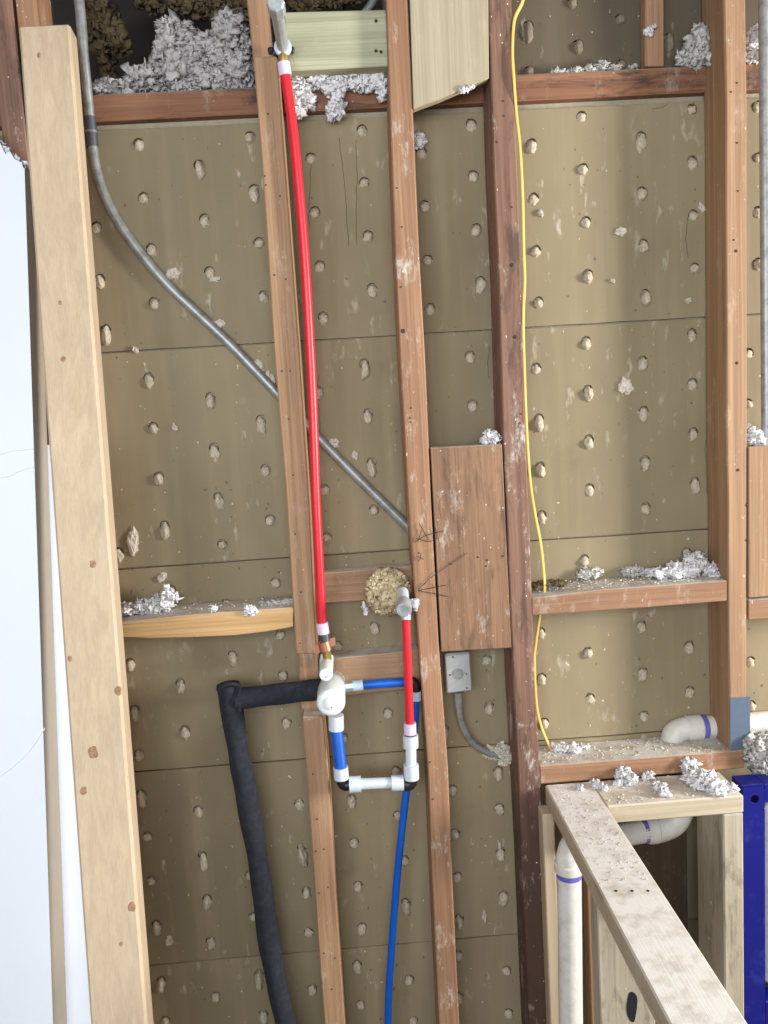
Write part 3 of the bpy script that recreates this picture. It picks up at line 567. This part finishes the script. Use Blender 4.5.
# front sheet: broken top corner, core showing along its right edge
A, C, u, nv = lean((24.5, 168), -.150, (53, 1024), -.37, -.26, .044, math.radians(7))
dn = (C - A); up = -dn.normalized()
rim = [A + u, A + u + up * .10]
for k, t_ in enumerate([.9, .8, .7, .6, .5, .42, .34, .27, .21, .16, .12, .09, .065, .045, .03, .018, .008]):
    base_h = .085 * min(1, t_ * 3.2) ** 1.0
    rim.append(A + u * t_ + up * (base_h + random.uniform(-.007, .007)))
rim += [A, C, C + u]
b = prism(rim, nv, .0)
for f in b.faces: f.normal_update()
nf = nv.normalized()
for f in b.faces: f.material_index = 0 if abs(f.normal.dot(nf)) > .9 else 1
sh = put('drywall_sheet', b, [M['dry'], M['dryedge']], label='white drywall sheet with a broken top corner leaning at the left edge', cat='drywall')
dd = u.normalized()
def on_sheet(x, y):
    d = ray(x, y); n_ = nf; return CAM + d * ((A - CAM).dot(n_) / d.dot(n_))
for pl in ([(-4, 456), (12, 451), (33, 449)], [(-4, 478), (10, 476), (22, 470), (34, 467)], [(45, 728), (30, 750), (15, 765), (-5, 780)]):
    put('paper_crease', tube([on_sheet(*q) - nf * .0002 for q in pl], .0013, 5, 6), M['dry'], sh)
nb = nv.normalized(); Ab, Cb = A + dn * .20 + nv + nb * .002, C + nv + nb * .002
u2 = -u.normalized()
b = prism([Ab + u, Ab + u2 * .055, Cb + u2 * .045, Cb + u], nb * .0127, .0)
put('drywall_sheet', b, [M['dry']], label='second white drywall sheet behind, showing as a sliver beside the leaning board', cat='drywall')
R_ = random.Random(3)
put('broken_gypsum', fluff([(A + u * t_ + up * (.085 * min(1, t_ * 3.2) - .004) + nv * .25, .008, .007, .009) for t_ in (.04, .09, .14, .19, .24, .3)], 90, (.0015, .004), 5), M['dry'], sh)

# ------------------------------------------------------------------ conduits
YC = -.0105
ce = [P(62, -130, YC - .012), P(79, 0, YC - .012), P(84, 60, YC - .008), P(90, 118, YC), P(93, 147, YC), P(98, 176, YC), P(112, 211, YC), P(135, 246, YC), P(165, 282, YC), P(192, 308, YC), P(230, 344, YC), P(270, 386, YC), P(340, 460, YC), P(412, 531, YC), P(425, 544, YC)]
te = thing('conduit', 'grey metal conduit bending from the top left diagonally down across the lath', 'conduit', ce[-1])
put('tube', tube(ce, .0088, 14, 6), M['emt'], te, smooth=True)
cp_ = put('coupling', tube([P(89.6, 117, YC), P(92.6, 147, YC)], .0104, 16, 0), M['emtdark'], te, smooth=True)
put('coupling_rib', tube([P(91, 131, YC), P(91.3, 133.5, YC)], .0109, 16, 0), M['emt'], cp_, smooth=True)
put('conduit', tube([P(762.5, -150, -.075), P(765, 200, -.075), P(766.5, 452, -.075)], .0088, 14, 4), M['emt'], smooth=True, label='upright grey conduit at the right edge', cat='conduit')
put('conduit', tube([P(362, 16, .06), P(372, 3, .06), P(388, -25, .06)], .007, 12, 4), M['emt'], smooth=True, label='short bit of grey conduit in the dark above the treated block', cat='conduit')
# electrical box
Yb_ = -.045
q = [P(445, 654, Yb_), P(470, 652, Yb_), P(472.5, 691, Yb_), P(447, 694, Yb_)]
bx_ = thing('electrical_box', 'small grey metal electrical box with a round knockout under the wide board', 'box', q[3])
put('body', prism(q, (0, .044, 0), .003), M['boxgrey'], bx_)
q2 = [P(445.5, 656, Yb_ - .0018), P(469, 654, Yb_ - .0018), P(471.3, 690, Yb_ - .0018), P(448, 692.5, Yb_ - .0018)]
cv = put('cover', prism(q2, (0, .0016, 0), .0005), M['boxgrey'], bx_)
kc = P(458, 674, Yb_ - .002)
put('knockout', lathe(kc, (0, -1, 0), [(-.0006, .0112), (.0006, .0112), (.0006, .0098), (.0001, .0096)], 28), M['emt'], cv)
for x, y in ((450, 675), (466.5, 674), (453, 657), (467, 688)):
    c = P(x, y, Yb_ - .002); put('screw', lathe(c, (0, -1, 0), [(-.001, .0017), (.0006, .0017), (.0009, .001)], 10), M['nail'], cv)
put('connector', tube([P(458, 692, -.03), P(459, 708, -.03)], lambda t_: .0088 if t_ < .5 else .0082, 16, 0), M['emt'], bx_, smooth=True)
put('conduit', tube([P(458.6, 700, -.03), P(460, 715, -.028), P(465, 731, -.024), P(474, 744, -.020), P(488, 752.5, -.016), P(505, 757, -.014), P(516, 759, -.012)], .0072, 14, 8), M['emt'], smooth=True, label='short grey conduit curving out of the bottom of the electrical box', cat='conduit')
put('mortar_clump', fluff([(P(496, 752, -.012), .022, .010, .012), (P(506, 755, -.012), .014, .01, .016)], 120, (.002, .006), 12), M['splat'], label='pale mortar crumbs stuck on the end of the curving conduit', cat='mortar')

# ------------------------------------------------------------------ red, blue and black pipes with the valve
YR = -.098
def seg(x0, y0, x1, y1, Y, r, bm=None, n=20): return tube([P(x0, y0, Y), P(x1, y1, Y)], r, n, 0, bm)
tr = thing('red_pipe', 'long red plastic pipe running down from the galvanised shower stub to the valve', 'pipe', P(323, 633, YR))
put('tube', tube([P(284.5, 70, YR), P(289, 100, YR), P(293, 130, YR), P(299, 190, YR), (P(304.5, 256, YR)), P(309, 330, YR), P(312.5, 400, YR), P(316, 500, YR), P(319, 560, YR), P(322, 626, YR)], .0085, 18, 6), M['redpex'], tr, smooth=True)
put('sleeve', seg(283.5, 63, 285.5, 76, YR, .0108), M['lilac'], tr, smooth=True)
put('sleeve', seg(322, 622.5, 323.5, 633.5, YR, .0108), M['lilac'], tr, smooth=True)
# shower stub
sb = P(283, 48, YR); se = P(275.5, 2, -.245)
ts = thing('shower_stub', 'galvanised capped shower stub sticking out of the wall at the top', 'pipe', sb)
d = (se - sb); L = d.length
put('nipple', lathe(sb, d, ringprof(L * .86, .0098), 22), M['steel'], ts, smooth=True)
put('cap', lathe(sb + d * .80, d, [(0, .0105), (.001, .0135), (L * .2 - .002, .0135), (L * .2, .0115)], 8), M['steel'], ts)
put('ring', lathe(sb + d * .015, d, [(-.004, .010), (-.003, .0145), (.003, .0145), (.005, .0115), (.005, .009)], 24), M['whiteplastic'], ts, smooth=True)
put('elbow_body', tube([sb + Vector((0, .022, .004)), sb + Vector((0, .008, .001)), P(283.3, 56, YR), P(284, 66, YR)], .0085, 16, 5), M['brass'], ts, smooth=True)
b = box(P(268, 50, YR + .012).x, P(294, 50, YR + .012).x, YR + .008, YR + .013, sb.z - .006, sb.z + .006, .002)
me_ = put('mounting_ear', b, M['emtdark'], ts)
for x in (270.5, 291.5):
    c = P(x, 49.5, YR + .004); put('screw', lathe(c, (0, 1, 0), [(0, .003), (.0015, .0052), (.005, .0052)], 12), M['black'], me_)
# valve
YV = -.055
tv = thing('mixing_valve', 'white plastic covered mixing valve between the red and blue pipes', 'valve', P(331, 716, YV))
fd = P(331, 705, -.150); bd = P(331, 690, -.045)
b_ax = fd - Vector((fd.x, bd.y, fd.z + .000)); Ld = abs(fd.y - bd.y)
vc = put('cover', lathe((fd.x, bd.y, fd.z + .006), (0, -1, -.03), [(0, .024), (.002, .0255), (Ld - .006, .0255), (Ld - .003, .0245), (Ld - .001, .0225), (Ld, .019), (Ld, .012), (Ld + .002, .0115), (Ld + .003, .009), (Ld + .003, .002)], 36), M['milky'], tv, smooth=True)
fs = P(326, 676.5, -.150)
put('stop_cover', lathe((fs.x, -.055, fs.z + .003), (0, -1, 0), [(0, .0115), (.002, .0122), (.092, .0122), (.095, .0112), (.096, .004)], 28), M['milky'], tv, smooth=True)
put('upper_cover', tube([P(327, 656, -.075), P(326, 664, -.085), P(326.5, 674, -.10)], .0122, 22, 6), M['milky'], tv, smooth=True)
c = P(331.5, 707, -.155)
for cc in (P(331.5, 707.5, -.1545), P(326, 677, -.1515)):
    put('dimple', lathe(cc, (0, -1, 0), [(0, .0010), (.0004, .0010)], 8), M['nail'], vc)
put('outlet_nut', tube([P(343, 687, -.07), P(354, 686, -.07)], .0105, 8, 0), M['steel'], tv)
put('nipple', tube([P(323.8, 632, YR), P(325, 641, YR)], .0088, 16, 0), M['emtdark'], tv, smooth=True)
put('inlet', tube([P(325, 640, YR), P(327.5, 659, -.088)], .0082, 12, 0), M['brass'], tv, smooth=True)
st = thing('pipe_strap', 'copper pipe strap nailed round the brass inlet above the white valve', 'strap', P(325, 650, YR))
put('band', tube([P(323.5, 641.5, YR), P(325.8, 650, YR)], .0112, 20, 0), M['copper'], st, smooth=True)
put('ear', fpoly([(315, 645), (321, 642), (321, 652), (316, 655)], YR + .004, .0015, .0003), M['copper'], st)
put('ear', fpoly([(329, 639), (335, 637), (335.5, 645), (330, 648)], YR + .004, .0015, .0003), M['copper'], st)
# left insulated pipe
YI = -.075
def lump(t_): return .0205 + .0012 * math.sin(t_ * 23) + .0008 * math.sin(t_ * 51 + 1)
ti = thing('insulated_pipe', 'black foam insulated pipe running left from the valve and down to the floor', 'pipe', (P(286, 1024, YI).x, YI, 0))
pe = P(286, 1024, YI)
put('insulation', tube([P(228, 684, YI), P(230.5, 700, YI), P(238, 750, YI), P(244, 780, YI), P(253, 830, YI), P(261, 880, YI), P(267, 925, YI), P(275, 975, YI), pe, Vector((pe.x + .03, YI, .4)), Vector((pe.x + .05, YI, .0405))], lump, 20, 6), M['foam'], ti, smooth=True)
put('insulation', tube([P(236, 699, YI - .006), P(270, 695, YI - .004), P(300, 691.5, YI), P(322, 689, YI)], lambda t_: .0196 + .0006 * math.sin(t_ * 17), 20, 6), M['foam'], ti, smooth=True)
put('seam_lip', tube([P(217, 690, YI - .018), P(224, 685.5, YI - .022), P(233, 684, YI - .022), P(240, 687, YI - .018), P(238, 699, YI - .022), P(240, 712, YI - .02)], .0032, 8, 5), M['foam'], ti, smooth=True)
# blue supply pipe: valve outlet, right, elbow behind the red tube, down out of frame
YS = -.062
tb_ = thing('blue_pipe', 'thin blue pipe from the valve outlet bending down to the bottom of the picture', 'pipe', (P(388, 1024, YS).x, YS, 0))
put('sleeve', tube([P(353, 686, -.07), P(363, 685, -.07)], .0103, 20, 0), M['paleblue'], tb_, smooth=True)
put('tube', tube([P(361, 685.3, -.07), P(385, 683.3, -.066), P(407, 682, YS)], .0082, 18, 4), M['bluepex'], tb_, smooth=True)
put('elbow', tube([P(405, 682, YS), P(411, 681.6, YS), P(415, 684, YS), P(416, 691, YS)], .0095, 14, 6), M['black'], tb_, smooth=True)
put('sleeve', tube([P(416, 691, YS), P(416.2, 700, YS)], .0098, 18, 0), M['paleblue'], tb_, smooth=True)
pb = P(388, 1024, YS)
put('tube', tube([P(416.2, 699, YS), P(415, 720, YS), P(411.5, 755, YS), P(406, 795, YS), P(401, 838, YS), P(396, 890, YS), P(391.5, 950, YS), pb, Vector((pb.x - .01, YS, .3)), Vector((pb.x - .01, YS, .0405))], .0072, 18, 6), M['bluepex'], tb_, smooth=True)
# loop from the valve to the tub spout
YL = -.112
tl = thing('spout_loop', 'loop of blue and white fittings with black elbows under the valve', 'pipe', P(343, 790, YL))
put('sleeve', seg(336, 715, 336.3, 729.5, -.10, .0142), M['whiteplastic'], tl, smooth=True)
put('tube', tube([P(336.2, 728, -.10), P(338.5, 748, -.106), P(340.8, 769, YL)], .0113, 20, 5), M['bluepex'], tl, smooth=True)
put('sleeve', seg(340.6, 767, 341.6, 778.5, YL, .0138), M['whiteplastic'], tl, smooth=True)
put('elbow', tube([P(341.8, 777, YL), P(342.2, 782, YL), P(344.5, 785, YL), P(351, 784.6, YL)], .0102, 16, 6), M['black'], tl, smooth=True)
put('sleeve', seg(349.3, 784.6, 361, 783.9, YL, .0150), M['whiteplastic'], tl, smooth=True)
put('coupling', seg(360, 784, 393, 782.6, YL, .0102), M['whiteplastic'], tl, smooth=True)
put('sleeve', seg(391.5, 783, 403.5, 782.6, YL, .0145), M['whiteplastic'], tl, smooth=True)
put('elbow', tube([P(402, 784, YL), P(408.5, 784.5, YL), P(411.5, 781, YL), P(411.5, 776, YL)], .0115, 16, 6), M['black'], tl, smooth=True)
put('sleeve', seg(411.5, 778.5, 411, 764.5, YL, .0142), M['whiteplastic'], tl, smooth=True)
put('coupling', seg(411, 765, 410.8, 746, YL, .0100), M['whiteplastic'], tl, smooth=True)
put('sleeve', seg(410.8, 747, 410.4, 735, YL, .0142), M['whiteplastic'], tl, smooth=True)
tq = thing('red_pipe', 'short red plastic pipe below the round fibrous disc', 'pipe', P(410, 735, YL))
put('collar', seg(410.4, 736, 410.2, 732, YL, .0108), M['emtdark'], tq, smooth=True)
put('sleeve', seg(410.2, 733.5, 409.8, 723, YL, .0115), M['lilac'], tq, smooth=True)
put('tube', tube([P(409.8, 724, YL), P(408.3, 680, YL + .004), P(406, 618, YL + .008)], .0078, 18, 5), M['redpex'], tq, smooth=True)
tz = thing('spout_stub', 'capped metal and white spout stub in front of the round fibrous disc', 'pipe', P(404, 612, -.11))
s0 = P(402.5, 592, -.085); s1 = P(404, 610, -.165); d = s1 - s0; L = d.length
put('white_sleeve', lathe(s0, d, ringprof(L * .72, .0108), 22), M['whiteplastic'], tz, smooth=True)
put('cap', lathe(s0 + d * .62, d, [(0, .0105), (.001, .0140), (L * .38 - .002, .0140), (L * .38, .0128), (L * .38, .0085), (L * .38 - .004, .008), (L * .38 - .004, .001)], 24), M['steel'], tz, smooth=True)
put('elbow_body', tube([s0 + Vector((0, .02, 0)), s0 + Vector((0, .002, -.004)), P(405.3, 610, YL + .014), P(406, 620, YL + .008)], .0095, 16, 5), M['steel'], tz, smooth=True)
# fibrous disc
dc = P(388, 592.5, -.06)
V = []; Fc = []; blob(V, Fc, (dc.x, -.052, dc.z), .0425, .014, .046, 4, .10, 5.5)
for k in range(150):
    a_ = random.uniform(0, 6.28); r_ = .041 * math.sqrt(random.random()); blob(V, Fc, (dc.x + math.cos(a_) * r_, -.062 - random.uniform(0, .003), dc.z + math.sin(a_) * r_ * 1.08), random.uniform(.002, .005), .002, random.uniform(.002, .005), 1, .7, 2)
put('fibre_disc', mesh_of(V, Fc), M['wool'], label='round crumbling tan fibrous disc behind the spout stub', cat='fibre disc', smooth='all')
# ------------------------------------------------------------------ yellow cable
yw = [(527, -120), (526, -30), (523, 0), (514.5, 20), (512.5, 50), (514, 80), (515, 112), (519, 150), (521.5, 200), (522.5, 250), (523.5, 281), (522, 321), (523.5, 381), (525.5, 431), (529, 481), (533.5, 512), (539.5, 544), (544, 574), (544.5, 592)]
pts = [P(x + (1.3 if 100 < y < 560 else 0), y, -.093 if 30 < y < 110 else (-.086 if y < 330 else -.07 if y < 500 else -.055)) for x, y in yw]
pts += [P(540, 616, -.016), P(535.5, 647, -.008), P(534.5, 662, -.008), P(536.5, 704, -.008), P(541.5, 727, -.010), P(548.5, 744, -.02), P(552, 752, -.03)]
put('yellow_cable', tube(pts, .0036, 10, 6, flat=.6), M['yellow'], smooth=True, label='yellow sheathed cable hanging along the dark red-brown stud', cat='cable')
# black wire ends
def wires(label, segs, Y=FR - .0012):
    b = bmesh.new()
    for pl in segs: tube([P(384 + x / 4, 512 + y / 4, Y - random.uniform(0, .004)) for x, y in pl], .0006, 5, 3, b)
    put('wire_tuft', b, M['black'], label=label, cat='wire')
wires('black wire ends crossing on the spattered stud above the wire star', [[(140, 45), (160, 80), (178, 110)], [(120, 122), (165, 95), (238, 75)], [(130, 106), (180, 118), (215, 104)], [(205, 60), (212, 105)], [(150, 70), (135, 118)]])
wires('small black wire star on the spattered stud', [[(146, 165), (147, 183), (158, 190)], [(147, 183), (135, 200)], [(130, 176), (147, 183)]])
wires('black wire ends fanning from stud onto the wide board', [[(135, 312), (180, 268), (240, 225), (330, 165)], [(138, 314), (190, 304), (248, 292)], [(138, 316), (195, 325), (255, 338)], [(136, 308), (165, 285)], [(205, 285), (212, 330)]])

# ------------------------------------------------------------------ loose insulation and crumbs
def pile(label, spec, n, Y=-.02, ry=.03, size=(.0025, .008), seed=1, mat='fluff', up=None):
    L = []
    for x, y, rx, rz in spec:
        c = P(x, y, Y); L.append((c, rx / 560, ry, rz / 560))
    return put('insulation_clump', fluff(L, n, size, seed), M[mat], label=label, cat='insulation', smooth='all')
pile('large heap of white loose insulation spilling over the plate at top left', [(180, 62, 22, 34), (172, 38, 10, 16), (205, 66, 26, 26), (232, 55, 18, 36), (240, 75, 14, 22), (150, 82, 22, 10), (120, 92, 22, 6), (215, 86, 30, 10), (105, 95, 8, 4)], 3600, .045, .045, (.0018, .0085), 2, 'heap')
pile('white insulation hanging over the plate below the treated block', [(300, 88, 9, 14), (296, 104, 7, 12), (320, 80, 12, 7), (335, 85, 11, 10), (338, 103, 6, 10), (334, 112, 7, 6), (355, 80, 14, 9), (374, 80, 12, 8), (309, 102, 5, 7), (383, 90, 4, 8)], 700, -.028, .012, (.002, .006), 3)
pile('white insulation heap above the plate beside the strapped stud', [(697, 46, 8, 16), (688, 58, 10, 8), (700, 56, 10, 10)], 260, -.012, .02, (.002, .007), 4, 'fluffgrey')
pile('white insulation above the plate at the top right edge', [(756, 44, 8, 15), (752, 54, 7, 8)], 160, -.014, .015, (.002, .006), 5)
pile('small white insulation shred by the set-back stud at the top right', [(648, 31, 5, 3), (652, 28, 4, 2)], 40, -.017, .004, (.001, .004), 6)
pile('grey insulation scraps lying along the plate right of the dark stud', [(590, 70, 8, 4), (602, 67, 5, 5), (575, 72, 7, 3), (615, 68, 6, 2), (560, 73, 8, 3), (632, 68, 5, 2)], 160, .002, .012, (.0015, .004), 7, 'fluffgrey')
pile('white insulation clump lying on the bowed block at the left', [(128, 609, 7, 6), (141, 607, 6, 6), (154, 606, 8, 8), (164, 603, 8, 9), (168, 595, 5, 7), (175, 597, 4, 4)], 320, -.04, .014, (.0018, .0055), 8)
pile('white tuft stuck on the front of the bowed block', [(250, 611, 5.5, 4.5)], 40, FR - .002, .005, (.0015, .004), 9)
pile('smaller white tuft on the middle of the bowed block', [(214, 609, 3, 2.5)], 20, FR - .001, .004, (.0012, .003), 49)
pile('grey crumbs piled at the right end of the bowed block', [(282, 602, 12, 3), (293, 603, 6, 6), (268, 604, 8, 2)], 90, -.05, .01, (.0015, .004), 10, 'fluffgrey')
pile('white insulation heap on the dusty block beside the strapped stud', [(676, 571, 10, 7), (690, 568, 9, 10), (698, 561, 5, 9), (710, 571, 9, 7), (664, 573, 8, 4), (655, 574, 6, 3), (718, 573, 5, 4)], 420, -.035, .018, (.002, .006), 11)
pile('low dust drift near the yellow cable end of the dusty block', [(590, 573, 14, 6)], 60, -.01, .008, (.0015, .004), 50, 'fluffgrey')
pile('low dust drift on the middle of the dusty block', [(632, 571, 12, 6), (645, 572, 6, 4)], 70, -.01, .008, (.0015, .004), 13, 'fluffgrey')
pile('tan shavings around the cable on the dusty block', [(545, 583, 9, 3), (558, 583, 8, 3), (535, 585, 5, 3)], 120, -.04, .02, (.001, .003), 14, 'batt')
pile('white tuft on top of the wide board block', [(490, 436, 5, 6), (495, 439, 6, 5), (487, 441, 4, 4)], 90, -.07, .012, (.0015, .005), 15)
pile('white insulation tuft on the board at the right edge', [(754, 437, 8, 8), (760, 441, 6, 6), (750, 432, 3, 6)], 130, -.07, .014, (.0015, .005), 16)
pile('grey lumpy insulation heap at the right end of the cap timber', [(757, 752, 12, 14), (751, 741, 7, 7), (766, 747, 10, 12), (764, 768, 10, 9)], 380, -.085, .03, (.002, .007), 17, 'fluffgrey')
pile('white tuft against the lath under the slanted pale board', [(420, 141, 6, 7)], 50, -.008, .006, (.0015, .004), 18)
pile('white tuft clinging to the slanted edge of the pale board', [(464, 90, 5, 3), (471, 87, 3, 2)], 40, FR - .003, .004, (.001, .003), 19)
pile('white crumbs hanging beside the round fibrous disc', [(364, 607, 2, 5), (366, 612, 2, 4)], 30, -.06, .004, (.001, .003), 20)
pile('white tuft stuck to the right side of the spout stub cap', [(415, 604, 4, 6)], 24, -.092, .004, (.001, .003), 51)
def heap(label, spec, n, Z, size, seed, mat='fluff'):
    L = []
    for x, y, rx, rz in spec:
        c = PZ(x, y, Z); L.append((c + Vector((0, 0, rz / 800)), rx / 600, rx / 620, rz / 600))
    put('insulation_clump', fluff(L, n, size, seed), M[mat], label=label, cat='insulation', smooth='all')
heap('big white insulation clump on the pale header', [(689, 774, 8, 10), (702, 786, 14, 9), (716, 792, 10, 6), (694, 784, 9, 8), (730, 790, 5, 4)], 420, zcap0, (.002, .006), 21)
heap('small white insulation clump on the pale header next to the plate', [(624, 781, 8, 8), (630, 783, 6, 5), (617, 784, 4, 3)], 120, zcap0, (.0015, .005), 22)
heap('middle scatter of white insulation on the pale header', [(648, 779, 6, 4), (660, 789, 7, 4), (665, 795, 6, 3)], 110, zcap0, (.0015, .005), 23)
heap('white crumb patch on the left end of the cap timber', [(560, 750, 10, 4), (573, 751, 8, 4), (584, 748, 5, 3)], 110, zcap1, (.0012, .004), 24)
heap('white crumb patch on the back of the half wall plate', [(596, 786, 5, 3), (604, 789, 4, 3), (580, 789, 4, 2)], 70, zcap0, (.0012, .004), 25)
def dust(name_label, n, x0, x1, y0, y1, z, seed, mat='splat', size=(.0006, .0028)):
    put('plaster_crumbs', crumbs(n, lambda R_: (R_.uniform(x0, x1), R_.uniform(y0, y1), z), size, seed), M[mat], label=name_label, cat='crumbs', kind='stuff')
dust('white plaster crumbs scattered over the cap timber', 420, x0 + .005, x1 - .01, FR + .003, -.004, zcap1, 31)
dust('white plaster crumbs scattered over the pale header', 380, .42, .655, -.185, FR - .004, zcap0 - .001, 32)
dust('white plaster crumbs scattered over the half wall plate', 420, .33, .41, -.42, FR - .004, zcap0 - .0006, 33, size=(.0005, .002))
zl = P(640, 586, FR).z
dust('white plaster crumbs scattered over the dusty block', 420, P(534, 595, FR).x, P(725, 595, FR).x, FR + .004, -.004, zl + .0005, 34)
dust('white plaster crumbs scattered over the bowed block', 260, P(126, 595, FR).x, P(290, 595, FR).x, FR + .004, -.004, P(210, 612.5, FR).z + .0005, 35)
# fibres and bits of plaster stuck to the lath in the right bay
bb = pile('brown fibrous batt hanging in the dark hollow at top left', [(100, 15, 10, 20), (112, 32, 12, 14), (122, 42, 8, 8), (92, 25, 6, 14), (105, 60, 4, 18)], 300, .12, .03, (.003, .009), 41, 'batt')
pile('brown fibrous batt scraps in the dark hollow beside the insulation heap', [(160, 0, 26, 8), (200, 6, 20, 8), (225, 14, 14, 12), (245, 5, 10, 10)], 300, .2, .03, (.003, .009), 42, 'batt')
pile('brown fibrous batt scraps in the dark hollow above the treated block', [(310, 2, 18, 8), (340, -2, 20, 8)], 160, .2, .02, (.003, .009), 43, 'batt')
